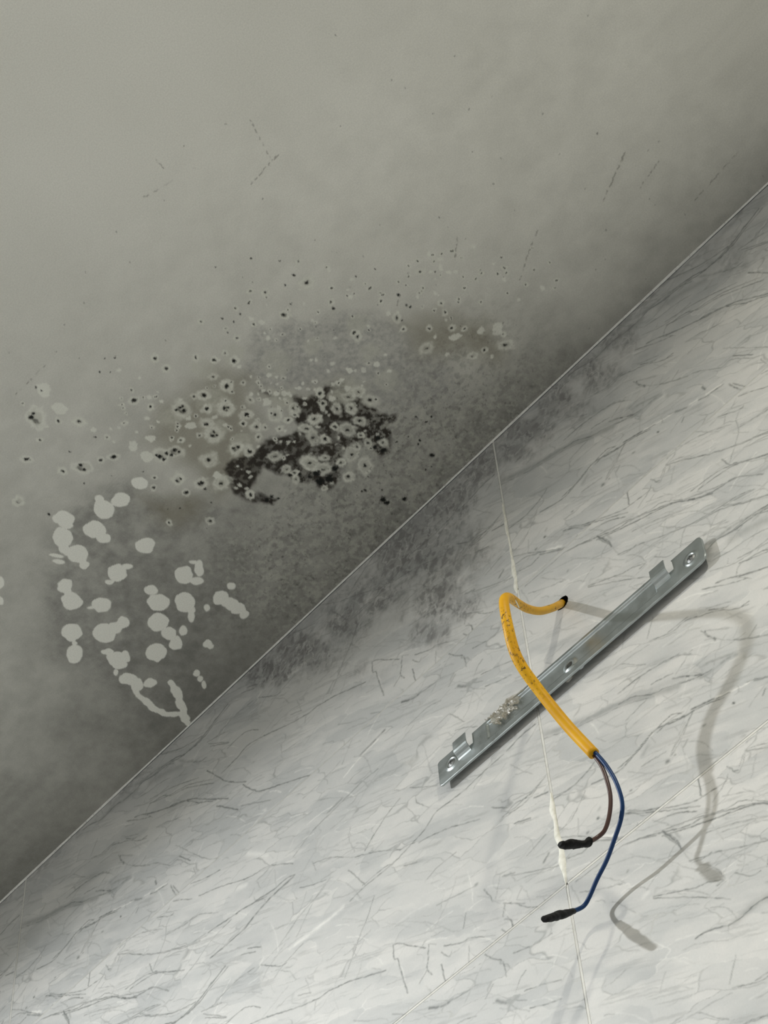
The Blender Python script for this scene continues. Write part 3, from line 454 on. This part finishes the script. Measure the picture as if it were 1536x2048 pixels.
# clouds drawn out along the mean vein direction
MA = float(np.median(angs)); RXg, RYg = np.meshgrid(np.arange(rw) * RS, np.arange(rh) * RS, indexing='ij')
U = RXg * math.cos(MA) + RYg * math.sin(MA); W_ = -RXg * math.sin(MA) + RYg * math.cos(MA)
cloud = sstep(.34, .62, fbm(U / 60, W_ / 17, 3, 5))
streak = fbm(U / 42, W_ / 1.9, 8, 3)
# shards: stretched cells of slightly different tone with faint borders
wu = U / 46 + .9 * (fbm(U / 30, W_ / 18, 61, 3) - .5); wv = W_ / 15 + .9 * (fbm(U / 30, W_ / 18, 67, 3) - .5)
ci, cj = np.floor(wu).astype(int), np.floor(wv).astype(int)
F1 = np.full(wu.shape, 9., np.float32); F2 = F1.copy(); tone = np.zeros_like(F1)
for di in (-1, 0, 1):
    for dj in (-1, 0, 1):
        a_, b_ = (ci + di) & 511, (cj + dj) & 511
        dd = (ci + di + TAB[a_, b_] - wu) ** 2 + (cj + dj + TAB[b_, a_] - wv) ** 2
        near = dd < F1
        F2 = np.where(near, F1, np.minimum(F2, dd)); tone = np.where(near, TAB[(a_ * 3 + 7) & 511, (b_ * 5 + 3) & 511], tone); F1 = np.where(near, dd, F1)
bord = np.sqrt(F2) - np.sqrt(F1)
cloud = np.clip(.45 * cloud + .55 * tone + .25 * (fbm(U / 9, W_ / 5, 71, 4) - .5), 0, 1)
vein = np.maximum(vein, .42 * sstep(.055, .0, bord) * sstep(.42, .62, fbm(RXg / 28, RYg / 28, 73, 3)))
lite = np.maximum(lite, .5 * sstep(.05, .0, bord) * sstep(.58, .70, fbm(RXg / 24, RYg / 24, 79, 3)))
vein = np.maximum(vein, .24 * sstep(.58, .78, streak) * sstep(.42, .62, fbm(U / 40, W_ / 12, 13, 3)))
vein *= (.62 + .5 * fbm(RXg / 3, RYg / 3, 17, 3))
def sample(arr, s, v):
    s = s + .55 * (fbm(s / 3.0, v / 3.0, 27, 2) - .5) * 2; v = v + .55 * (fbm(s / 3.0, v / 3.0, 29, 2) - .5) * 2
    x = np.clip(s / RS, 0, rw - 1.001); y = np.clip(v / RS, 0, rh - 1.001)
    i, j = x.astype(int), y.astype(int); fx, fy = x - i, y - j
    return (arr[i, j] * (1 - fx) + arr[i + 1, j] * fx) * (1 - fy) + (arr[i, j + 1] * (1 - fx) + arr[i + 1, j + 1] * fx) * fy

def tile_mesh(name, h, v0, sg, vg, X0=None, hole=None):
    """tile front in local x 0..TW, z 0..-h (front y=0, back y=8 mm); v0: where on the print the top edge lies"""
    vv, F, S, Vv, I = grid_mesh(name, sg, vg, lambda X, Y: np.stack([X, np.zeros_like(X), -Y], 1), flip=False)
    rim = np.concatenate([I[:, 0], I[-1, 1:], I[-2::-1, -1], I[0, -2:0:-1]])
    vv[rim, 1] = .0005
    extra = vv[rim].copy(); extra[:, 1] = .008
    nb = len(vv); n = len(rim); q = np.arange(n); q2 = (q + 1) % n
    SF = np.stack([rim[q], rim[q2], nb + q2, nb + q], 1)
    allv = np.vstack([vv, extra]); allf = np.vstack([F, SF])
    if hole is not None:
        hs, hv, hr = hole; d = np.hypot(S - hs, Vv - hv); st = sg[1] - sg[0]
        ins = d < hr - st * .5
        snap = (~ins) & (d < hr + st * .75)
        f = hr / np.maximum(d, 1e-6)
        allv[:len(S)][snap, 0] = hs + (S - hs)[snap] * f[snap]; allv[:len(S)][snap, 2] = -(hv + (Vv - hv)[snap] * f[snap])
        bad = np.zeros(len(allv), bool); bad[:len(S)] = ins
        allf = allf[~bad[allf].any(1)]
    me = raw_mesh(name, allv, allf)
    s_mm = np.concatenate([S, S[rim]]) * 1e3 + .7; v_mm = (np.concatenate([Vv, Vv[rim]]) + v0) * 1e3
    attr(me, 'vein', sample(vein, s_mm, v_mm)); attr(me, 'lite', sample(lite, s_mm, v_mm)); attr(me, 'cloud', sample(cloud, s_mm, v_mm))
    mould = np.zeros(len(s_mm), np.float32); haze = np.zeros(len(s_mm), np.float32)
    if X0 is not None:
        x = s_mm + X0 * 1e3 - .7; z = np.concatenate([Vv, Vv[rim]]) * 1e3
        reg = np.zeros_like(x)
        for e in WM:
            ox, oy, ax, ay, bx, by = [t / 10 for t in e[:6]]; det = ax * by - bx * ay
            u = ((x - ox) * by - (z - oy) * bx) / det; v = (-(x - ox) * ay + (z - oy) * ax) / det
            reg = np.maximum(reg, e[6] * np.exp(-(u * u + v * v) * .75))
        shape = sstep(.10, .60, reg + 1.0 * (fbm(x / 17, z / 20, 31, 4) - .5))
        qx = x + 5 * (fbm(x / 9, z / 9, 35, 3) - .5); qz = z + 7 * (fbm(x / 9, z / 9, 37, 3) - .5)
        pat = fbm(qx / 3.6, qz / 4.6, 33, 4)
        mould = shape * (.12 + .88 * sstep(.40, .70, pat)) * np.clip(reg * 1.15, 0, 1)
        edge = np.exp(-z / 9) * sstep(.35, .7, fbm(x / 40, z / 10, 44, 3))
        mould = np.maximum(mould, .55 * edge * sstep(.35, .6, fbm(x / 5, z / 4, 47, 4)))
        haze = np.clip(shape * reg * .85 * (.5 + .8 * fbm(x / 18, z / 18, 51, 3)) + .22 * np.exp(-z / 45), 0, .75)
        ridge = 1 - np.abs(fbm(qx / 8, qz / 12, 55, 4) - .5) * 16        # pale worm-like wiped lines
        rr_ = np.clip(ridge, 0, 1) * shape
        mould *= 1 - .85 * rr_; haze *= 1 - .55 * rr_
    attr(me, 'mould', np.clip(mould, 0, 1)); attr(me, 'haze', haze)
    return me

ST = .00076
full_s = np.concatenate([np.arange(0, TW, ST), [TW]]); full_v = np.concatenate([np.arange(0, TH, ST), [TH]])
H1 = .1943
cut_v = np.concatenate([np.arange(0, H1, ST), [H1]])
part_s = dense(0, 0, .30, TW, ST, .02); part2_s = dense(0, 0, .27, TW, ST, .02)
HOLE = (.6379, -.2490, .0058)
wall_V, wall_F = [], []
hx, hz = HOLE[0], HOLE[1] + H
for bx in ((RX0, hx - .009, .0085, .07, 0, H), (hx + .009, RX1, .0085, .07, 0, H), (hx - .009, hx + .009, .0085, .07, hz + .009, H), (hx - .009, hx + .009, .0085, .07, 0, hz - .009), (hx - .009, hx + .009, .05, .07, hz - .009, hz + .009)):
    box_vf(*bx, wall_V, wall_F)
wall = obj('wall_back', pymesh('wall_back', wall_V, wall_F), M_MORTAR, kind='structure')
wall['label'] = 'wall of pale grey marble-look tiles below the mouldy ceiling'
tm_full = tile_mesh('tile', TH, 0, full_s, full_v)
tm_cut = tile_mesh('cut_tile', H1, TH - H1, full_s, cut_v, X0=.0007)
tm_cut_r = tile_mesh('cut_tile', H1, TH - H1, part_s, cut_v, X0=.6021)
zr = [0, -.1957, -.1957 - PZ, -.1957 - 2 * PZ]
tm_hole = tile_mesh('tile', TH, 0, part2_s, full_v, hole=(HOLE[0] - .6021, -(HOLE[1] - zr[1]), HOLE[2]))
tm_cut_l = tile_mesh('cut_tile', H1, TH - H1, np.concatenate([np.linspace(0, .53, 27)[:-1], np.arange(.53, TW, ST), [TW]]), cut_v, X0=-.6007)
for r, z in enumerate(zr):
    for kk in (-1, 0, 1):
        if r == 0: me = {-1: tm_cut_l, 0: tm_cut, 1: tm_cut_r}[kk]
        elif r == 1 and kk == 1: me = tm_hole
        else: me = tm_full
        t = obj('tile', me, M_TILE, wall); t.location = (.0007 + kk * PX, 0, H + z - (0.0014 if r == 0 else 0))
# plain finished areas of the same wall outside the tiling in view
V, F = [], []
box_vf(RX0, -.6020, .0, .0085, 0, H, V, F); box_vf(1.2034, RX1, .0, .0085, 0, H, V, F); box_vf(-.6020, 1.2034, .0, .0085, 0, H + zr[3] - PZ, V, F)
obj('wall_facing', pymesh('wall_facing', V, F), M_FACE, wall)
# grout in the joints (slightly recessed), each joint a strip
def grout(x0, x1, z0, z1, mat=M_GROUT, y=.0002):
    V, F = [], []; box_vf(x0, x1, y, .0085, H + z0, H + z1, V, F); obj('grout', pymesh('grout', V, F), mat, wall)
for i in range(1, 4):
    zz = zr[i] + .0007
    if i == 2:
        grout(-.6, .300, zz - .0008, zz + .0008); grout(.300, .425, zz - .0008, zz + .0008, M_CRACK, .0016); grout(.425, 1.2, zz - .0008, zz + .0008)
    else: grout(-.6, 1.2, zz - .0008, zz + .0008)
for r in range(4):
    z1 = zr[r]; z0 = zr[r + 1] if r < 3 else zr[3] - PZ
    for kk in (0, 1): grout(kk * PX - .0008, kk * PX + .0008, z0, z1)
# lumpy white sealant smeared along the vertical joint
def smear(name, z0, z1, wmax, seed, x=.6007):
    n = 46; V = []; F = []
    for i in range(n + 1):
        t = i / n; z = H + z0 + (z1 - z0) * t
        wl = wmax * (.22 + .95 * float(vnoise(np.array([t * 7.0]), np.array([seed * 3.3]), seed)[0]) ** 1.5) * min(1, 6 * (1 - t) + .15) * min(1, 5 * t + .3)
        wr_ = wmax * (.20 + .95 * float(vnoise(np.array([t * 6.0]), np.array([seed * 5.1]), seed + 4)[0]) ** 1.5) * min(1, 6 * (1 - t) + .15) * min(1, 5 * t + .3)
        hgt = .0004 + .35 * min(wl, wr_)
        for f_, h_ in ((-1, 0), (-.75, .6), (-.25, 1), (.25, 1), (.75, .6), (1, 0)):
            V.append((x + (wl if f_ < 0 else wr_) * f_, .0003 - hgt * h_, z))
    for i in range(n):
        for q in range(5):
            a = i * 6 + q; F.append((a, a + 6, a + 7, a + 1))
    return obj(name, pymesh(name, V, F, True), M_SEAL, wall)
smear('sealant', -.085, -.155, .0017, 2); smear('sealant', -.150, -.1995, .0036, 3); smear('sealant', -.412, -.4975, .0034, 5)

# caulk bead along wall and ceiling
n = 400; V = []; F = []
for i in range(n + 1):
    x = RX0 + (RX1 - RX0) * i / n
    r = .0012 * (.75 + .5 * float(vnoise(np.array([x * 22.0]), np.array([1.5]), 2)[0]))
    for a in range(5):
        t = a / 4 * math.pi / 2
        V.append((x, -r * math.cos(t) * 1.0, H - r * math.sin(t)) if True else None)
for i in range(n):
    for a in range(4):
        q = i * 5 + a; F.append((q, q + 5, q + 6, q + 1))
tr = obj('trim_1', pymesh('trim_1', V, F, True), M_CAULK, kind='structure'); tr['label'] = 'thin pale caulk bead along the wall and ceiling corner'

# rest of the room shell
def shell(name, b, mat):
    V, F = [], []; box_vf(*b, V, F); return obj(name, pymesh(name, V, F), mat, kind='structure')
shell('floor', (RX0 - .05, RX1 + .05, RY0 - .05, .07, -.05, 0), M_FLOOR)
shell('wall_left', (RX0 - .05, RX0, RY0, .07, 0, H), M_WALL)
shell('wall_right', (RX1, RX1 + .05, RY0, .07, 0, H), M_WALL)
shell('wall_front', (RX0 - .05, RX1 + .05, RY0 - .05, RY0, 0, H), M_WALL)

# ================================================================== THINGS
# ---------------- ceiling lamps (out of view, they light the corner)
def lathe(name, prof, seg=48, smooth=True):
    V, F = [], []; n = len(prof)
    for k_ in range(seg):
        a = 2 * math.pi * k_ / seg
        for r, z in prof: V.append((r * math.cos(a), r * math.sin(a), z))
    for k_ in range(seg):
        k2 = (k_ + 1) % seg
        for i in range(n - 1): F.append((k_ * n + i, k_ * n + i + 1, k2 * n + i + 1, k2 * n + i))
    return pymesh(name, V, F, smooth)
for (x, y), power, colr in LAMPS:
    which = 'farther from the tiled wall on its left' if x < .5 else 'nearer the tiled wall on its right'
    t = thing('ceiling_lamp', (x, y, H), 'small round surface ceiling lamp ' + which, 'lamp', 'round ceiling lamps of the room')
    obj('trim_ring', lathe('trim_ring', [(.058, 0), (.058, -.006), (.052, -.012), (.044, -.012), (.043, -.004)]), M_LTRIM, t)
    obj('lens', lathe('lens', [(.0, -.004), (.02, -.004), (.043, -.004)]), M_LENS, t)
    ld = bpy.data.lights.new('lamp_light', 'AREA'); ld.shape = 'DISK'; ld.size = .045; ld.energy = power; ld.color = colr
    lo = bpy.data.objects.new('lamp_light', ld); COL.objects.link(lo); lo.parent = t; lo.location = (0, 0, LAMP_Z)

# ---------------- mounting bracket
BX, BZ, BL, BW, BD = .5127, H - .3088, .2484, .0242, .0063
br = thing('mounting_bracket', (BX, 0, BZ - BW), 'grey galvanised steel mounting bracket screwed to the tiles behind the yellow cable', 'bracket')
gx = np.linspace(0, BL, 320); gz = np.linspace(0, BW, 44)
X, Zz = np.meshgrid(gx, gz, indexing='ij'); X = X.ravel(); Zz = Zz.ravel()
def slot(v, a, b, s): return sstep(a, a + s, v) * (1 - sstep(b - s, b, v))
h = .0016 * slot(X, .0475, .2065, .0016) * slot(Zz, .0022, .0182, .0016)                       # pressed-in centre strip
SCW = [(.0132, .0115), (.2372, .0137)]
MID = (.1258, .0137)
for sx, sz, amp in ((*SCW[0], .0009), (*SCW[1], .0009), (*MID, .0011)):
    d = np.hypot(X - sx, Zz - sz); h = h - amp * sstep(.0066, .0042, d) + amp * .9 * sstep(.0042, .0032, d) * (1 if amp < .001 else 0)
Y = -BD + h
# round the corners
for cx, cz, r, sx, sz in ((BL - .004, .004, .004, 1, -1), (BL - .0045, BW - .0045, .0045, 1, 1), (.0025, .0025, .0025, -1, -1), (.002, BW - .002, .002, -1, 1)):
    dx, dz = (X - cx) * sx, (Zz - cz) * sz; msk = (dx > 0) & (dz > 0); d = np.hypot(dx, dz)
    mm = np.maximum(dx, dz); f = np.where(msk & (d > 0), mm / np.maximum(d, 1e-9), 1)            # square -> round
    X = np.where(msk, cx + (X - cx) * f, X); Zz = np.where(msk, cz + (Zz - cz) * f, Zz)
nx_, nz_ = len(gx), len(gz); I = np.arange(nx_ * nz_).reshape(nx_, nz_)
F = np.stack([I[:-1, :-1].ravel(), I[:-1, 1:].ravel(), I[1:, 1:].ravel(), I[1:, :-1].ravel()], 1)
V = np.stack([X, Y, BW - Zz], 1)
NOT = [(.0195, .0345), (.2065, .2225)]
cxm = X[F].mean(1); czm = Zz[F].mean(1)
kill = np.hypot(cxm - MID[0], czm - MID[1]) < .0027
for a, b in NOT: kill |= (cxm > a) & (cxm < b) & (czm < .0098)
F = F[~kill]
rim = np.concatenate([I[:, 0], I[-1, 1:], I[-2::-1, -1], I[0, -2:0:-1]])
keep = np.ones(len(rim), bool)
ctr = np.array([BL / 2, 0, BW / 2]); base = len(V); rings = []
P0 = V[rim]; nrm = np.zeros_like(P0)
nrm[:, 0] = np.where(P0[:, 0] > BL - 1e-5, 1, np.where(P0[:, 0] < 1e-5, -1, 0)); nrm[:, 2] = np.where(P0[:, 2] > BW - 1e-5, 1, np.where(P0[:, 2] < 1e-5, -1, 0))
allV = [V]
prev = rim; Fs = [F]
for off, yy in ((.0003, -BD + .00012), (.0005, -BD + .0005), (.0005, -BD + .0014)):
    R_ = P0 + nrm * off * np.where(P0[:, 2:3] < 1e-5, 1, .3); R_[:, 1] = yy; idx = base + np.arange(len(rim)); allV.append(R_); base += len(rim)
    q = np.arange(len(rim)); q2 = (q + 1) % len(rim)
    open_ = np.zeros(len(rim), bool)
    for a, b in NOT: open_ |= (P0[q, 0] > a) & (P0[q2, 0] < b) & (P0[q, 2] > BW - 1e-5)
    Fs.append(np.stack([prev[q], prev[q2], idx[q2], idx[q]], 1)[~open_]); prev = idx
me = raw_mesh('channel', np.vstack(allV), np.vstack(Fs), True)
obj('channel', me, M_STEEL, br)
# short spacers behind the screws hold the strip off the tiles
for sx, sz in SCW:
    V, F = [], []
    for k_ in range(20):
        a = 2 * math.pi * k_ / 20
        for yy in (-.0002, -BD + .0016): V.append((sx + .0048 * math.cos(a), yy, BW - sz + .0048 * math.sin(a)))
    for k_ in range(20):
        k2 = (k_ + 1) % 20; F.append((2 * k_, 2 * k2, 2 * k2 + 1, 2 * k_ + 1))
    obj('spacer', pymesh('spacer', V, F, True), M_SCREW, br)
# bent hook tabs
for (a, b), tw in zip(NOT, ((.0196, .0318), (.2066, .2192))):
    prof = [(-BD + .0001, .0152), (-BD - .0004, .0136), (-BD - .0016, .0122), (-BD - .0030, .0112), (-BD - .0041, .0100), (-BD - .0045, .0084), (-BD - .0046, .0050), (-BD - .0045, .0006), (-BD - .0043, -.0003)]
    V, F = [], []; th = .0008; n = len(prof)
    for xx in (tw[0], tw[1]):
        for (yy, zz) in prof: V.append((xx, yy, BW - zz))
        for (yy, zz) in prof: V.append((xx, yy + th, BW - zz + (.0006 if zz > .009 else 0)))
    for i in range(n - 1):
        F.append((i, i + 1, 2 * n + i + 1, 2 * n + i)); F.append((n + i, 3 * n + i, 3 * n + i + 1, n + i + 1))
        F.append((i, n + i, n + i + 1, i + 1)); F.append((2 * n + i, 2 * n + i + 1, 3 * n + i + 1, 3 * n + i))
    F.append((n - 1, 2 * n - 1, 4 * n - 1, 3 * n - 1))
    obj('hook_tab', pymesh('hook_tab', V, F, False), M_STEEL, br)
# screws with a cross recess
for sx, sz in SCW:
    V, F = [], []; nr, ns = 14, 40; R0 = .0037
    for i in range(nr + 1):
        r = R0 * i / nr
        for k_ in range(ns):
            a = 2 * math.pi * k_ / ns + .5; u, v = r * math.cos(a), r * math.sin(a)
            dome = -.0013 * (1 - (i / nr) ** 2.2)
            cr = max(0, 1 - max(abs(u) / .00050, 1) + 0) if abs(u) < .00055 and abs(v) < .0021 or abs(v) < .00055 and abs(u) < .0021 else None
            if cr is not None: dome += .0010
            V.append((sx + u, -BD - .0001 + dome, BW - sz + v))
    for i in range(nr):
        for k_ in range(ns):
            k2 = (k_ + 1) % ns; F.append((i * ns + k_, i * ns + k2, (i + 1) * ns + k2, (i + 1) * ns + k_))
    F = [f[::-1] for f in F]
    obj('screw', pymesh('screw', V, F, False), M_SCREW, br)
# crumpled dried glue stuck on the steel
nu, nv = 60, 26; V, F = [], []; idx = {}
for i in range(nu):
    for j in range(nv):
        u, v = i / (nu - 1), j / (nv - 1)
        x = .0465 + .034 * u + .006 * v; z = BW + .0030 - .021 * v + .0045 * math.sin(u * 5) * .3
        nn = float(fbm(np.array([u * 6.0]), np.array([v * 4.0]), 9, 4)[0]); n_2 = abs(float(fbm(np.array([u * 9.0]), np.array([v * 5.0]), 19, 3)[0]) - .5)
        ee = min(u, 1 - u, v, 1 - v)
        if nn + .25 * min(ee * 5, 1) - 2.2 * max(0, .10 - n_2) * 0 > .60 - .10 * (1 - v):
            idx[i, j] = len(V)
            yb = -.0008 if z > BW else -BD
            V.append((x, yb - .0003 - .0022 * max(0, .16 - n_2) / .16 - .0008 * nn, z))
for i in range(nu - 1):
    for j in range(nv - 1):
        q = [(i, j), (i, j + 1), (i + 1, j + 1), (i + 1, j)]
        if all(c_ in idx for c_ in q): F.append(tuple(idx[c_] for c_ in q))
gl = obj('dried_glue', pymesh('dried_glue', V, F, True), M_GLUE, br)
gl['label'] = 'wrinkled yellowish film of dried glue'
sm_ = gl.modifiers.new('thickness', 'SOLIDIFY'); sm_.thickness = .0005
strand = catmull([(.0440, -.0008, .0255), (.0500, -.0028, .0282), (.0570, -.0030, .0290), (.0640, -.0042, .0268), (.0700, -.0068, .0262), (.0775, -.0068, .0235), (.0860, -.0060, .0228)], 8)
obj('glue_strand', tube('glue_strand', strand, .0006 + .0005 * np.abs(np.sin(np.arange(len(strand)) * .45)), 8), M_GLUE, br)
strand = catmull([(.0700, -.0066, .0262), (.0690, -.0078, .0215), (.0672, -.0070, .0172), (.0650, -.0078, .0135), (.0660, -.0062, .0100)], 8)
obj('glue_strand', tube('glue_strand', strand, .0005 + .0005 * np.abs(np.sin(np.arange(len(strand)) * .6 + 1)), 8), M_GLUE, br)

# ---------------- cable with its two cores
up = lambda P: np.array(P) / 1e3 + np.array((0, 0, H))
cab = thing('power_cable', (HOLE[0], 0, H + HOLE[1]), 'yellow sheathed power cable hanging out of a hole in the tiles', 'cable')
off = np.array((HOLE[0], 0, H + HOLE[1]))
pc = catmull(up(CABLE), 10) - off
tt = np.linspace(0, 1, len(pc)); rad = np.interp(tt, [0, .25, .5, .65, 1], [.0026, .0027, .0031, .0035, .0036])
me = tube('sheath', pc, rad, 20)
attr(me, 'dirt', np.repeat(np.interp(tt, [0, .3, .75, .86, 1], [.8, 1, 1, .15, 0]), 20))
sheath = obj('sheath', me, M_YEL, cab)
pb = catmull(up(BLUE), 8) - off; pw = catmull(up(BROWN), 8) - off
cb = obj('core_wire', tube('core_wire', pb, .00135, 12), M_BLUE, cab); cb['label'] = 'blue insulated wire with taped end'
cw = obj('core_wire', tube('core_wire', pw, .00130, 12), M_BROWN, cab); cw['label'] = 'brown insulated wire with taped end'
def tape(P, r, parent, seed, flare):
    p = catmull(up(P), 6) - off; n = len(p); t = np.linspace(0, 1, n)
    rr = r * np.interp(t, [0, .08, .35, .7, .95, 1], [.75 if not flare else 1.1, .85, 1.0, 1.05, .8, .45]) * (.95 + .10 * np.sin(t * 11 + seed))
    o = obj('tape_wrap', tube('tape_wrap', p, rr, 12, squash=(1.15, .8), wob=lambda i, k_: .88 + .3 * TAB[(i // 3 * 5 + seed) % 512, (k_ // 2 * 3 + seed) % 512]), M_TAPE, parent)
    o['label'] = 'wrinkled black insulating tape'
tape(BTAPE, .0031, cb, 3, False); tape(WTAPE, .0030, cw, 8, True)
th = catmull(np.array(THREAD) / 1e3 + np.array((0, 0, H)), 8) - off
obj('loose_thread', tube('loose_thread', th, .00035, 8), M_SEAL, cab)
